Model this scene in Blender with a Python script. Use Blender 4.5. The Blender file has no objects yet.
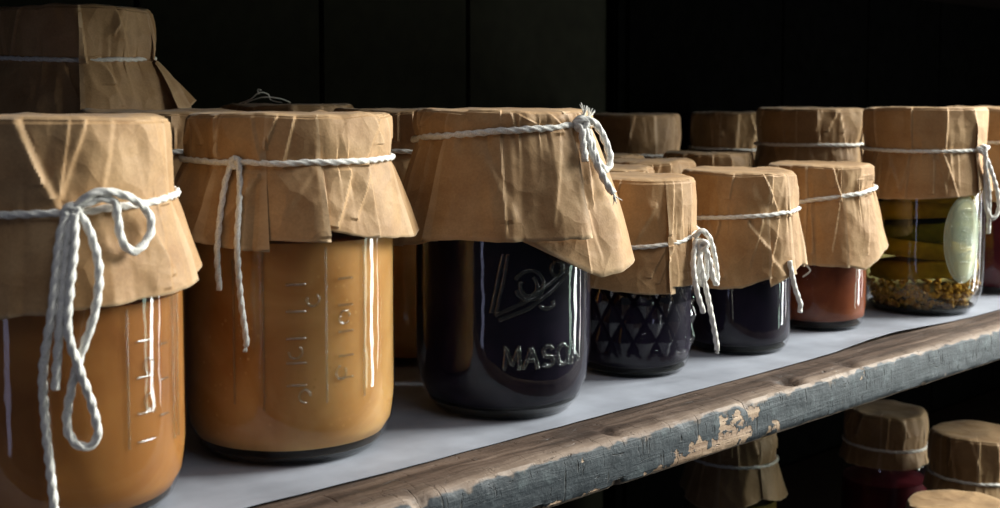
import bpy, bmesh, math, random
from mathutils import Vector, noise
C = bpy.context.scene.collection
SC = bpy.context.scene
PI = math.pi
CM = 0.01
D2R = PI / 180

# ------------------------------------------------------------------ materials
def mat(name):
    m = bpy.data.materials.new(name); m.use_nodes = True
    nt = m.node_tree; nt.nodes.clear()
    out = nt.nodes.new('ShaderNodeOutputMaterial')
    def N(t, **kw):
        n = nt.nodes.new('ShaderNode' + t)
        for k, v in kw.items():
            if k in n.inputs: n.inputs[k].default_value = v
            else: setattr(n, k, v)
        return n
    def L(a, b): nt.links.new(a, b)
    return m, N, L, out

def ramp(N, stops):
    r = N('ValToRGB'); cr = r.color_ramp
    while len(cr.elements) < len(stops): cr.elements.new(0.5)
    for e, (p, c) in zip(cr.elements, stops):
        e.position = p; e.color = (*c, 1) if len(c) == 3 else c
    return r

def kraft(name, base, dark, seed=0.0):
    m, N, L, out = mat(name)
    tc = N('TexCoord'); mp = N('Mapping'); mp.inputs['Location'].default_value = (seed, seed * 1.7, seed * .6)
    L(tc.outputs['Object'], mp.inputs['Vector'])
    n1 = N('TexNoise', Scale=38.0, Detail=5.0, Roughness=.6); L(mp.outputs[0], n1.inputs['Vector'])
    n2 = N('TexNoise', Scale=900.0, Detail=3.0); L(mp.outputs[0], n2.inputs['Vector'])
    mx = N('Mix', data_type='RGBA'); mx.inputs[6].default_value = (*dark, 1); mx.inputs[7].default_value = (*base, 1)
    r1 = ramp(N, [(.33, (0, 0, 0)), (.62, (1, 1, 1))]); L(n1.outputs[0], r1.inputs[0]); L(r1.outputs[0], mx.inputs[0])
    mx2 = N('Mix', data_type='RGBA', blend_type='OVERLAY'); mx2.inputs[0].default_value = .22
    L(mx.outputs[2], mx2.inputs[6]); L(n2.outputs[0], mx2.inputs[7])
    ge = N('NewGeometry'); pr = ramp(N, [(.515, (0, 0, 0)), (.60, (1, 1, 1))]); L(ge.outputs['Pointiness'], pr.inputs[0])
    wn = N('Math', operation='MULTIPLY'); L(pr.outputs[0], wn.inputs[0]); wn.inputs[1].default_value = .55
    mx3 = N('Mix', data_type='RGBA'); L(wn.outputs[0], mx3.inputs[0]); L(mx2.outputs[2], mx3.inputs[6]); mx3.inputs[7].default_value = (.68, .50, .31, 1); mx2 = mx3
    b = N('BsdfPrincipled', Roughness=.62); b.inputs['Specular IOR Level'].default_value = .35
    b.inputs['Sheen Weight'].default_value = .08
    L(mx2.outputs[2], b.inputs['Base Color'])
    # crumple relief
    wv = N('TexNoise', Scale=55.0, Detail=2.0); L(mp.outputs[0], wv.inputs['Vector'])
    ad = N('VectorMath', operation='MULTIPLY_ADD'); L(wv.outputs['Color'], ad.inputs[0]); ad.inputs[1].default_value = (.012, .012, .012); L(mp.outputs[0], ad.inputs[2])
    v = N('TexVoronoi', Scale=62.0); v.feature = 'F1'; L(ad.outputs[0], v.inputs['Vector'])
    v2 = N('TexVoronoi', Scale=150.0); v2.feature = 'F1'; L(ad.outputs[0], v2.inputs['Vector'])
    s = N('Math', operation='MULTIPLY_ADD'); L(v2.outputs['Distance'], s.inputs[0]); s.inputs[1].default_value = .18; L(v.outputs['Distance'], s.inputs[2])
    b1 = N('Bump', Strength=.38, Distance=.0035); L(s.outputs[0], b1.inputs['Height'])
    b2 = N('Bump', Strength=.12, Distance=.0006); L(n2.outputs[0], b2.inputs['Height']); L(b1.outputs[0], b2.inputs['Normal'])
    L(b2.outputs[0], b.inputs['Normal'])
    L(b.outputs[0], out.inputs[0])
    return m

def glass_mat(name, tint=(1, 1, 1), rough=.02, ior=1.5, wob=.25, frost_sheen=0.0):
    m, N, L, out = mat(name)
    tc = N('TexCoord'); n = N('TexNoise', Scale=70.0, Detail=1.0); L(tc.outputs['Object'], n.inputs['Vector'])
    bp = N('Bump', Strength=wob, Distance=.0012); L(n.outputs[0], bp.inputs['Height'])
    # thin shell: the same Schlick reflectance from either side
    f0 = ((ior - 1) / (ior + 1)) ** 2
    lw = N('LayerWeight'); L(bp.outputs[0], lw.inputs['Normal'])
    pw = N('Math', operation='POWER'); L(lw.outputs['Facing'], pw.inputs[0]); pw.inputs[1].default_value = 5
    fr = N('Math', operation='MULTIPLY_ADD'); L(pw.outputs[0], fr.inputs[0]); fr.inputs[1].default_value = 1 - f0; fr.inputs[2].default_value = f0
    t = N('BsdfTransparent', Color=(*tint, 1)); g = N('BsdfGlossy', Roughness=rough); L(bp.outputs[0], g.inputs['Normal'])
    mx = N('MixShader'); L(fr.outputs[0], mx.inputs[0]); L(t.outputs[0], mx.inputs[1]); L(g.outputs[0], mx.inputs[2])
    fin = mx
    if frost_sheen:
        df = N('BsdfDiffuse', Color=(.72, .78, .56, 1)); fin = N('MixShader'); fin.inputs[0].default_value = frost_sheen
        L(mx.outputs[0], fin.inputs[1]); L(df.outputs[0], fin.inputs[2])
    L(fin.outputs[0], out.inputs[0])
    return m

def jam_mat(name, c1, c2, sss=.35, rad=.012, scale=28.0, rough=.5, spec=.05, speck=None):
    m, N, L, out = mat(name)
    tc = N('TexCoord'); n = N('TexNoise', Scale=scale, Detail=4.0, Distortion=.8); L(tc.outputs['Object'], n.inputs['Vector'])
    r = ramp(N, [(.3, c1), (.7, c2)]); L(n.outputs[0], r.inputs[0])
    col = r.outputs[0]
    if speck:
        v = N('TexVoronoi', Scale=210.0); L(tc.outputs['Object'], v.inputs['Vector'])
        rr = ramp(N, [(.10, (1, 1, 1)), (.2, (0, 0, 0))]); L(v.outputs['Distance'], rr.inputs[0])
        mx = N('Mix', data_type='RGBA'); L(rr.outputs[0], mx.inputs[0]); L(col, mx.inputs[6]); mx.inputs[7].default_value = (*speck, 1)
        col = mx.outputs[2]
    b = N('BsdfPrincipled', Roughness=rough); b.inputs['Specular IOR Level'].default_value = spec
    L(col, b.inputs['Base Color'])
    if sss > 0:
        b.inputs['Subsurface Weight'].default_value = sss; b.inputs['Subsurface Scale'].default_value = rad
        b.inputs['Subsurface Radius'].default_value = (1.0, .7, .35)
    L(b.outputs[0], out.inputs[0])
    return m

def plain(name, col, rough=.7, spec=.3, bump=None):
    m, N, L, out = mat(name)
    b = N('BsdfPrincipled', Roughness=rough); b.inputs['Base Color'].default_value = (*col, 1); b.inputs['Specular IOR Level'].default_value = spec
    if bump:
        tc = N('TexCoord'); n = N('TexNoise', Scale=bump[0], Detail=4.0); L(tc.outputs['Object'], n.inputs['Vector'])
        r = ramp(N, [(.25, tuple(c * .7 for c in col)), (.75, tuple(min(1, c * 1.2) for c in col))]); L(n.outputs[0], r.inputs[0]); L(r.outputs[0], b.inputs['Base Color'])
        bp = N('Bump', Strength=bump[1], Distance=bump[2]); L(n.outputs[0], bp.inputs['Height']); L(bp.outputs[0], b.inputs['Normal'])
    L(b.outputs[0], out.inputs[0])
    return m

def wood_mat():
    """bare worn brown wood on top, blue-grey paint on the front edge with chips and cracks"""
    m, N, L, out = mat('painted_shelf_wood')
    tc = N('TexCoord'); P = tc.outputs['Object']
    sx = N('SeparateXYZ'); L(P, sx.inputs[0])
    # bare wood grain along X
    mp = N('Mapping'); mp.inputs['Scale'].default_value = (9, 160, 160); L(P, mp.inputs[0])
    g = N('TexNoise', Scale=1.0, Detail=6.0, Roughness=.65, Distortion=.6); L(mp.outputs[0], g.inputs['Vector'])
    gb = N('TexNoise', Scale=14.0, Detail=4.0); L(P, gb.inputs['Vector'])
    wr = ramp(N, [(.28, (.022, .014, .010)), (.48, (.085, .056, .041)), (.62, (.165, .115, .086)), (.8, (.29, .215, .165))]); L(g.outputs[0], wr.inputs[0])
    dk = N('Mix', data_type='RGBA', blend_type='MULTIPLY'); dk.inputs[0].default_value = .8; L(wr.outputs[0], dk.inputs[6])
    gr = ramp(N, [(.35, (.45, .40, .38)), (.6, (1, 1, 1))]); L(gb.outputs[0], gr.inputs[0]); L(gr.outputs[0], dk.inputs[7])
    # paint
    pn = N('TexNoise', Scale=60.0, Detail=6.0, Roughness=.7); L(P, pn.inputs['Vector'])
    pr = ramp(N, [(.3, (.018, .022, .027)), (.55, (.036, .044, .051)), (.75, (.115, .138, .142))]); L(pn.outputs[0], pr.inputs[0])
    # vertical brush cracks
    mc = N('Mapping'); mc.inputs['Scale'].default_value = (420, 60, 60); L(P, mc.inputs[0])
    cn = N('TexNoise', Scale=1.0, Detail=3.0, Distortion=.4); L(mc.outputs[0], cn.inputs['Vector'])
    cr = ramp(N, [(.30, (1, 1, 1)), (.37, (0, 0, 0))]); L(cn.outputs[0], cr.inputs[0])
    mc2 = N('Mapping'); mc2.inputs['Scale'].default_value = (70, 300, 420); L(P, mc2.inputs[0])
    cn2 = N('TexNoise', Scale=1.0, Detail=3.0, Distortion=.8); L(mc2.outputs[0], cn2.inputs['Vector'])
    cr2 = ramp(N, [(.27, (1, 1, 1)), (.33, (0, 0, 0))]); L(cn2.outputs[0], cr2.inputs[0])
    ck = N('Math', operation='MAXIMUM'); L(cr.outputs[0], ck.inputs[0]); L(cr2.outputs[0], ck.inputs[1])
    pc = N('Mix', data_type='RGBA'); L(ck.outputs[0], pc.inputs[0]); L(pr.outputs[0], pc.inputs[6]); pc.inputs[7].default_value = (.03, .03, .028, 1)
    # chips down to raw wood: noise, plus two chipped zones
    chn = N('TexNoise', Scale=75.0, Detail=5.0, Roughness=.65); L(P, chn.inputs['Vector'])
    chv = chn.outputs[0]
    for (cx, cz, rx, rz, amt) in ((.545, -.0195, .05, .009, .25), (.565, -.009, .028, .006, .22), (.52, -.024, .05, .004, .2), (.60, -.021, .012, .006, .2), (.40, -.024, .08, .003, .2)):
        a = N('Math', operation='SUBTRACT'); L(sx.outputs[0], a.inputs[0]); a.inputs[1].default_value = cx
        a2 = N('Math', operation='DIVIDE'); L(a.outputs[0], a2.inputs[0]); a2.inputs[1].default_value = rx
        b_ = N('Math', operation='SUBTRACT'); L(sx.outputs[2], b_.inputs[0]); b_.inputs[1].default_value = cz
        b2 = N('Math', operation='DIVIDE'); L(b_.outputs[0], b2.inputs[0]); b2.inputs[1].default_value = rz
        aa = N('Math', operation='MULTIPLY'); L(a2.outputs[0], aa.inputs[0]); L(a2.outputs[0], aa.inputs[1])
        dd = N('Math', operation='MULTIPLY_ADD'); L(b2.outputs[0], dd.inputs[0]); L(b2.outputs[0], dd.inputs[1]); L(aa.outputs[0], dd.inputs[2])
        ex = N('Math', operation='SUBTRACT'); ex.inputs[0].default_value = 1; L(dd.outputs[0], ex.inputs[1]); ex.use_clamp = True
        s = N('Math', operation='MULTIPLY_ADD'); L(ex.outputs[0], s.inputs[0]); s.inputs[1].default_value = amt; L(chv, s.inputs[2]); chv = s.outputs[0]
    chr_ = ramp(N, [(.665, (0, 0, 0)), (.685, (1, 1, 1))]); L(chv, chr_.inputs[0])
    chw = ramp(N, [(.35, (.30, .19, .12)), (.65, (.52, .37, .25))]); L(g.outputs[0], chw.inputs[0])
    pf = N('Mix', data_type='RGBA'); L(chr_.outputs[0], pf.inputs[0]); L(pc.outputs[2], pf.inputs[6]); L(chw.outputs[0], pf.inputs[7])
    # mask front / top: paint where y < .0035 + noise
    en = N('TexNoise', Scale=90.0, Detail=4.0); L(P, en.inputs['Vector'])
    e1 = N('Math', operation='MULTIPLY_ADD'); L(en.outputs[0], e1.inputs[0]); e1.inputs[1].default_value = .006; L(sx.outputs[1], e1.inputs[2])
    rf = N('MapRange'); L(e1.outputs[0], rf.inputs[0]); rf.inputs[1].default_value = .0042; rf.inputs[2].default_value = .0050
    # pale worn arris where paint has rubbed away
    ar = N('MapRange'); L(e1.outputs[0], ar.inputs[0]); ar.inputs[1].default_value = .0062; ar.inputs[2].default_value = .016
    arm = N('Mix', data_type='RGBA'); L(ar.outputs[0], arm.inputs[0]); 
    pale = ramp(N, [(.3, (.13, .085, .06)), (.7, (.34, .26, .20))]); L(g.outputs[0], pale.inputs[0]); L(pale.outputs[0], arm.inputs[6]); L(dk.outputs[2], arm.inputs[7])
    fin = N('Mix', data_type='RGBA'); L(rf.outputs[0], fin.inputs[0]); L(pf.outputs[2], fin.inputs[6]); L(arm.outputs[2], fin.inputs[7])
    b = N('BsdfPrincipled', Roughness=.55); b.inputs['Specular IOR Level'].default_value = .3
    L(fin.outputs[2], b.inputs['Base Color'])
    # relief
    inv = N('Math', operation='SUBTRACT'); inv.inputs[0].default_value = 1; L(ck.outputs[0], inv.inputs[1])
    h1 = N('Math', operation='MULTIPLY_ADD'); L(chr_.outputs[0], h1.inputs[0]); h1.inputs[1].default_value = -.8; L(inv.outputs[0], h1.inputs[2])
    h2 = N('Math', operation='MULTIPLY_ADD'); L(pn.outputs[0], h2.inputs[0]); h2.inputs[1].default_value = 1.0; L(h1.outputs[0], h2.inputs[2])
    h3 = N('Math', operation='MULTIPLY_ADD'); L(g.outputs[0], h3.inputs[0]); h3.inputs[1].default_value = .8; L(h2.outputs[0], h3.inputs[2])
    bp = N('Bump', Strength=.8, Distance=.0012); L(h3.outputs[0], bp.inputs['Height']); L(bp.outputs[0], b.inputs['Normal'])
    L(b.outputs[0], out.inputs[0])
    return m

M = {}
M['kraft'] = kraft('kraft_paper', (.45, .272, .125), (.335, .180, .072))
M['kraft_b'] = kraft('kraft_paper_darker', (.36, .218, .098), (.25, .142, .06), 3.0)  # kraft a step darker, default of the simple jars
M['glass'] = glass_mat('jar_glass', wob=.22, rough=.045)
M['glass_plain'] = glass_mat('quilted_glass', wob=0, ior=1.52)
M['glass_panel'] = glass_mat('frosted_sheen_panel', tint=(.95, .97, .9), ior=1.6, wob=.5, rough=.2, frost_sheen=.42)  # frosted oval, its window reflection put in as pale diffuse colour
M['glass_emboss'] = glass_mat('embossed_glass', tint=(.9, .92, .92), ior=1.8, wob=0, rough=.11, frost_sheen=.02)  # slight pale diffuse painted in as highlights on the raised lines
M['foot'] = plain('thick_glass_foot', (.012, .013, .010), .06, .5)
M['amber'] = jam_mat('apple_butter_orange', (.20, .072, .018), (.36, .160, .045), .6, .012, 22)
M['gold'] = jam_mat('apple_sauce_gold', (.34, .140, .032), (.60, .345, .130), .6, .012, 20, speck=(.50, .27, .09))
M['black'] = jam_mat('blackberry_jam', (.006, .005, .011), (.013, .009, .019), 0, .01, 40, .5, .04)
M['brick'] = jam_mat('tomato_jam', (.135, .034, .013), (.21, .060, .022), .5, .008, 50)
M['maroon'] = jam_mat('beet_red_preserve', (.045, .006, .010), (.09, .012, .016), 0, .01, 30)
M['green_jam'] = jam_mat('olive_preserve', (.12, .09, .02), (.20, .14, .03), 0, .01, 30)
M['pickle'] = jam_mat('pickle_flesh', (.19, .135, .018), (.34, .25, .035), .3, .008, 60)
M['pickle_skin'] = jam_mat('pickle_skin', (.06, .075, .012), (.14, .14, .02), 0, .008, 60)
M['seed'] = jam_mat('mustard_seed', (.30, .18, .06), (.48, .32, .13), 0, .01, 400)
M['brine'] = glass_mat('pickle_brine', tint=(.88, .80, .46), ior=1.06, wob=.1)
M['cord'] = plain('cotton_cord', (.80, .77, .71), .85, .2, (1500, .3, .0004))
M['wood'] = wood_mat()
M['liner'] = plain('white_shelf_paper', (.31, .325, .37), .6, .25, (26, .25, .002))
M['wall'] = plain('black_green_board', (.0105, .0105, .0060), .8, .05, (60, .4, .002))
M['wall_dark'] = plain('shade_black_board', (.0016, .0016, .0015), .9, 0, (60, .4, .002))  # right-hand boards: shade put into a near-black colour
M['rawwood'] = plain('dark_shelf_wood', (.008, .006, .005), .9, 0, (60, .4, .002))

# ------------------------------------------------------------------ object helpers
def obj(name, bm, m, parent=None, smooth=40, loc=None):
    me = bpy.data.meshes.new(name)
    bmesh.ops.recalc_face_normals(bm, faces=bm.faces) if smooth is not None and smooth >= 0 else None
    bm.to_mesh(me); bm.free()
    me.materials.append(m)
    for p in me.polygons: p.use_smooth = True
    if smooth and smooth < 180: me.set_sharp_from_angle(angle=abs(smooth) * D2R)
    o = bpy.data.objects.new(name, me); C.objects.link(o)
    if parent: o.parent = parent
    if loc: o.location = loc
    return o

def tag(o, label=None, cat=None, group=None, kind=None):
    if label: o['label'] = label
    if cat: o['category'] = cat
    if group: o['group'] = group
    if kind: o['kind'] = kind
    return o

def empty(name, loc, rz=0):
    o = bpy.data.objects.new(name, None); C.objects.link(o)
    o.location = loc; o.rotation_euler = (0, 0, rz); o.empty_display_size = .02
    return o

def catmull(pts, n=10, closed=False):
    P = [Vector(p) for p in pts]; out = []; k = len(P)
    rng = k if closed else k - 1
    for i in range(rng):
        if closed: a, b, c, d = P[(i - 1) % k], P[i], P[(i + 1) % k], P[(i + 2) % k]
        else: a, b, c, d = P[max(i - 1, 0)], P[i], P[i + 1], P[min(i + 2, k - 1)]
        for j in range(n):
            t = j / n
            out.append(.5 * ((2 * b) + (c - a) * t + (2 * a - 5 * b + 4 * c - d) * t * t + (3 * b - a - 3 * c + d) * t ** 3))
    if not closed: out.append(P[-1])
    return out

def resample(P, step, closed=False):
    Q = P + [P[0]] if closed else P
    out = [Q[0].copy()]; acc = 0
    for a, b in zip(Q, Q[1:]):
        l = (b - a).length
        while l > 1e-9 and acc + l >= step:
            t = (step - acc) / l; a = a.lerp(b, t); out.append(a.copy()); l = (b - a).length; acc = 0
        acc += l
    if closed and (out[-1] - out[0]).length < step * .6: out.pop()
    return out

def cord_into(bm, path, rad=.0016, closed=False, twist=1050.0, seg=14, step=.0009, taper=False, lobes=3):
    """three-strand twisted cord swept along a path"""
    P = resample(path, step, closed); n = len(P)
    if n < 3: return
    up = None; rings = []; s = 0
    for i in range(n):
        a = P[(i - 1) % n] if (closed or i) else P[0]
        b = P[(i + 1) % n] if (closed or i < n - 1) else P[-1]
        t = (b - a).normalized()
        if up is None:
            up = Vector((0, 0, 1)); up = (Vector((1, 0, 0)) if abs(t.z) > .8 else up)
        up = (up - t * up.dot(t)).normalized(); sd = t.cross(up)
        r0 = rad * (1 + .05 * math.sin(s * 900))
        if taper: r0 *= 1 - .7 * i / n
        ring = []
        for k in range(seg):
            f = 2 * PI * k / seg
            r = r0 * (.90 + .15 * math.cos(lobes * f - s * twist)) if lobes else r0
            ring.append(bm.verts.new(P[i] + up * math.cos(f) * r + sd * math.sin(f) * r))
        rings.append(ring); s += step
    m = n if closed else n - 1
    for i in range(m):
        A, B = rings[i], rings[(i + 1) % n]
        for k in range(seg):
            bm.faces.new((A[k], A[(k + 1) % seg], B[(k + 1) % seg], B[k]))
    if not closed:
        bm.faces.new(rings[0][::-1]); bm.faces.new(rings[-1])

def fray_into(bm, p, d, rnd, L=.010, n=12, spread=.5):
    d = Vector(d).normalized()
    for i in range(n):
        v = Vector((rnd.uniform(-1, 1), rnd.uniform(-1, 1), rnd.uniform(-1, 1)))
        e = (d + v * spread).normalized(); l = L * rnd.uniform(.5, 1)
        q = Vector(p); mid = q + d * l * .4 + v * .0006
        cord_into(bm, catmull([q, mid, q + e * l], 4), .00042, seg=5, step=.0016, lobes=0, taper=True)

def lathe(prof, n=96, rmod=None):
    """prof: list of (r, z); rmod(a, z, r) -> r"""
    bm = bmesh.new(); rings = []
    for r, z in prof:
        if r <= 1e-6: rings.append([bm.verts.new((0, 0, z))]); continue
        ring = []
        for k in range(n):
            a = 2 * PI * k / n - PI
            rr = rmod(a, z, r) if rmod else r
            ring.append(bm.verts.new((rr * math.sin(a), -rr * math.cos(a), z)))
        rings.append(ring)
    for A, B in zip(rings, rings[1:]):
        if len(A) == 1 and len(B) == 1: continue
        for k in range(n):
            k2 = (k + 1) % n
            if len(A) == 1: bm.faces.new((A[0], B[k2], B[k]))
            elif len(B) == 1: bm.faces.new((A[k], A[k2], B[0]))
            else: bm.faces.new((A[k], A[k2], B[k2], B[k]))
    return bm

def smooth_prof(pts, n=6):
    return [(p.x, p.y) for p in catmull([(a, b, 0) for a, b in pts], n)]

def lerp_tab(tab, a):
    """periodic piecewise-linear table of (angle_deg, v...)"""
    t = sorted(tab); k = len(t)
    a = (a + 180) % 360 - 180
    for i in range(k):
        a0 = t[i]; a1 = t[(i + 1) % k]
        hi = a1[0] + (360 if i == k - 1 else 0)
        aa = a + 360 if (i == k - 1 and a < t[0][0]) else a
        if a0[0] <= aa <= hi:
            f = (aa - a0[0]) / max(1e-6, hi - a0[0])
            return [x + (y - x) * f for x, y in zip(a0[1:], a1[1:])]
    return list(t[0][1:])

def cover_mesh(R, zt, hem, zs, Rs, pleats=(), ridges=(), seed=0, n=420, flute=.0022, nflute=9, crumple=.0014, gather=.0007, top_amp=.0012, rim=.004, bulge=.001):
    """brown paper cap: crumpled disc, banded side, tied waist and a flared skirt with overlapping pleats.
    hem: [(deg, z, r)], zs: [(deg, z)], pleats: [(deg, dir, w_top, w_hem, lift, up)], ridges: [(deg_rim, deg_waist, height, width_deg)]"""
    rnd = random.Random(seed); sv = seed * 7.31
    cols = []
    pl = sorted(pleats)
    base = [-180 + 360 * i / n for i in range(n)]
    for p in pl: base = [b for b in base if abs(b - p[0]) > .9]
    for b in base: cols.append((b, 0, 0.0, None))
    for p in pl:
        s = p[1]
        fa, lb = (p[6], p[7]) if len(p) > 6 else (.5, .2)     # share of the fold in front of the crease line, depth of the tucked layer
        if s > 0: cols += [(p[0] - .01, fa, 1.0, p), (p[0] + .01, fa - 1, lb, p)]
        else: cols += [(p[0] - .01, 1 - fa, lb, p), (p[0] + .01, -fa, 1.0, p)]
    cols.sort(key=lambda c: c[0])
    # flutes: irregular triangular wave round the skirt
    fk = sorted(rnd.uniform(-180, 180) for _ in range(nflute * 2))
    ftab = [(a, (1 if i % 2 else -1) * rnd.uniform(.3, 1)) for i, a in enumerate(fk)]
    gk = sorted(rnd.uniform(-180, 180) for _ in range(64))
    gtab = [(a, (1 if i % 2 else -1) * rnd.uniform(.2, 1)) for i, a in enumerate(gk)]
    ridges = list(ridges)
    for q in range(10):
        a = rnd.uniform(-90, 90); lo = rnd.choice((0, 1.1))
        ridges.append((a, a + rnd.uniform(-14, 14), rnd.uniform(.0006, .0012), rnd.uniform(2.5, 4), lo, lo + rnd.uniform(.5, .85)))
    rk = sorted(rnd.uniform(-180, 180) for _ in range(17))
    rimtab = [(a, rnd.uniform(-.0011, .0009), rnd.uniform(-.0009, .0008)) for a in rk]
    rows = [('d', x) for x in (.0, .2, .4, .6, .78, .9, .965)] + [('s', x) for x in (0, .02, .05, .08, .12, .16, .20, .24, .28, .32, .36, .40, .44, .48, .52, .56, .60, .64, .68, .72, .76, .80, .84, .88, .92, .95, .98, 1)] + \
           [('k', x) for x in (.02, .05, .08, .12, .16, .20, .24, .28, .32, .36, .4, .44, .48, .52, .56, .60, .64, .68, .72, .76, .8, .84, .88, .92, .96, 1)]
    bm = bmesh.new(); grid = []
    def ridge_val(a, u):
        h = 0
        for rg in ridges:
            a0, a1, hh, w = rg[:4]
            u0, u1 = (rg[4], rg[5]) if len(rg) > 4 else (0, 1)
            if not (u0 - .05 <= u <= u1 + .05): continue
            f = (u - u0) / max(1e-6, u1 - u0); f = min(1, max(0, f))
            d = (a - (a0 + (a1 - a0) * f) + 180) % 360 - 180
            h += hh * max(0, 1 - (-d / (w * 3.0) if d < 0 else d / (w * .42)))
        return h
    for ci, (phi, off, lay, pp) in enumerate(cols):
        col = []
        hz, hr = lerp_tab(hem, phi); zw = lerp_tab(zs, phi)[0]
        fl = lerp_tab(ftab, phi)[0]; ga = lerp_tab(gtab, phi)[0]; rz, rr_ = lerp_tab(rimtab, phi)
        for kind, x in rows:
            if kind == 'd': u = -1; v = 0
            elif kind == 's': u = x; v = 0
            else: u = 1 + x; v = x
            # pleats
            lift = 0; da = 0
            for p in pl:
                a, s, wt, wh, lf, up = p[:6]
                vis = (up + (1 - up) * v) if u >= 1 else up * max(0, u) ** 1.0
                if p is pp:
                    da += off * (wt + (wh - wt) * v if u >= 1 else wt * (.4 + .6 * max(0, u)))
                    lift += lf * lay * vis
                else:
                    d = (a - phi) * s
                    d = (d + 180) % 360 - 180
                    if 0 < d < 26: lift += lf * vis * (1 - d / 26) ** 1.3
            ang = (phi + da) * D2R
            if kind == 'd':
                r = R * x * (1 - rim / R * 0) if x < .96 else R - rim * .45
                z = zt + (0 if x < .96 else -.0004)
                w = Vector((r * math.sin(ang) * 60 + sv, r * math.cos(ang) * 60, sv))
                z += rz * x ** 4; r += rr_ * x ** 3
                z += top_amp * ((noise.voronoi(w * .8)[0][0]) - .45) * (1 if x < .96 else .6) - .0006 * (1 - x)
            else:
                if kind == 's':
                    z = zt - .0012 + (zw - zt + .0012) * x
                    r = R + (Rs - R) * max(0, (x - .35) / .65) ** 1.6 + bulge * math.sin(PI * x)
                    z += rz * (1 - x) ** 2; r += rr_ * (1 - x)
                    if x < .03: r -= .0008
                    r += ridge_val(phi, x)
                    g = gather * ga * math.exp(-((1 - x) * abs(zt - zw)) / .007)
                    r += g
                    cr = crumple * (.25 + .75 * math.sin(PI * min(1, x * 1.0)))
                else:
                    z = zw + (hz - zw) * v
                    r = Rs + (hr - Rs) * v ** .85
                    r += gather * ga * math.exp(-v * abs(zw - hz) / .010)
                    r += flute * fl * v ** .8
                    r += ridge_val(phi, 1 + v)
                    cr = crumple * (.3 + .7 * min(1, v * 3))
                w = Vector((math.sin(ang) * R * 52 + sv, math.cos(ang) * R * 52, z * 24 + sv + .3 * math.sin(ang * 2)))
                d1 = noise.voronoi(w)[0]
                r += cr * (d1[0] - .45) * 1.6
                d2 = noise.voronoi(w * 2.3)[0]
                r += cr * .35 * (d2[0] - .45)
                r += lift
                if kind == 'k' and v > .99: z += .0006 * noise.noise(Vector((phi * .15, sv, 0)))
            col.append((r * math.sin(ang), -r * math.cos(ang), z))
        grid.append(col)
    nr = len(rows); vs = []
    ctr = bm.verts.new((0, 0, zt - .0006))
    for col in grid: vs.append([ctr] + [bm.verts.new(c) for c in col[1:]])
    m = len(vs)
    for i in range(m):
        A, B = vs[i], vs[(i + 1) % m]
        bm.faces.new((A[0], A[1], B[1]))
        for k in range(1, nr - 1):
            bm.faces.new((A[k], A[k + 1], B[k + 1], B[k]))
    return bm

def add_cover(parent, m, **kw):
    bm = cover_mesh(**kw)
    o = obj('paper_cover', bm, m, parent, smooth=-24)
    sd = o.modifiers.new('thickness', 'SOLIDIFY'); sd.thickness = .0004; sd.offset = -1
    return o

def ring_cord(parent, Rs, zs, rad=.0016, name='string', wob=.0006, seed=0):
    pts = []
    for i in range(72):
        a = -180 + 5 * i; z = lerp_tab(zs, a)[0]
        r = Rs + rad * .75 + wob * noise.noise(Vector((i * .35, seed, 0)))
        pts.append((r * math.sin(a * D2R), -r * math.cos(a * D2R), z + wob * noise.noise(Vector((i * .3, seed, 5)))))
    bm = bmesh.new(); cord_into(bm, catmull(pts, 4, True), rad, True)
    return obj(name, bm, M['cord'], parent, smooth=180)

def L3(p):                                       # (x, radius, z) in cm on a jar -> local metres, on the side facing the camera
    x, r, z = p
    return Vector((x * CM, -math.sqrt(max(r * r - x * x, .02)) * CM, z * CM))

def tie_cords(parent, paths, rad=.0016, frays=(), knot=None, seed=1, name='string_bow'):
    bm = bmesh.new(); rnd = random.Random(seed)
    for p in paths: cord_into(bm, catmull([L3(q) if len(q) == 3 else Vector(q[:3]) * CM for q in p], 10), rad)
    for p, d, l in frays: fray_into(bm, L3(p), d, rnd, l)
    if knot:
        k = L3(knot)
        for j, (ax, ay, az) in enumerate(((1, .3, .2), (.2, .5, 1), (.7, .2, -.6))):
            e = Vector((ax, ay, az)).normalized(); f = e.cross(Vector((.3, 1, .1))).normalized()
            pts = [k + (e * math.cos(t * PI / 4) * rad * 1.6 + f * math.sin(t * PI / 4) * rad * 1.3) for t in range(8)]
            cord_into(bm, catmull(pts, 5, True), rad * .9, True)
    return obj(name, bm, M['cord'], parent, smooth=180)

# ------------------------------------------------------------------ jars
CAM = Vector((0, -.393, .165))
def jar_root(x, y, z, label, group=None, name='preserve_jar', cat='jar'):
    dx, dy = CAM.x - x * CM, CAM.y - y * CM
    o = empty(name, (x * CM, y * CM, z * CM), math.atan2(dy, dx) + PI / 2)
    tag(o, label, cat, group); return o

def jar_profile(R, H, neck, foot=.8, heel=.022, sh=.030, sh_top=.018):
    return [(0, .003), (R * foot * .86, .0025), (R * foot * .95, .0003), (R * foot, .0006), (R * (foot + (1 - foot) * .45), heel * .22), (R * (foot + (1 - foot) * .82), heel * .58),
            (R * .985, heel * .85), (R, heel * 1.15), (R, heel * 1.6), (R, H * .35), (R, H * .5), (R, H - sh - .012), (R * .995, H - sh), (R * .96 + neck * .04, H - sh + .006), (neck, H - sh_top), (neck, H - .003)]

def fill_profile(R, H, neck, top, foot=.8, heel=.022, sh=.030, raise_=.006, gap=.0007):
    f = R - gap
    return [(0, raise_), (f * foot * .9, raise_), (f * (foot + (1 - foot) * .50), raise_ + heel * .12), (f * (foot + (1 - foot) * .84), heel * .62), (f * .985, heel * .87), (f, heel * 1.17), (f, H * .35), (f, H * .5),
            (f, min(top, H - sh - .013)), (f * .6, min(top, H - sh - .013) + .0015), (0, min(top, H - sh - .013) + .002)]

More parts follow.
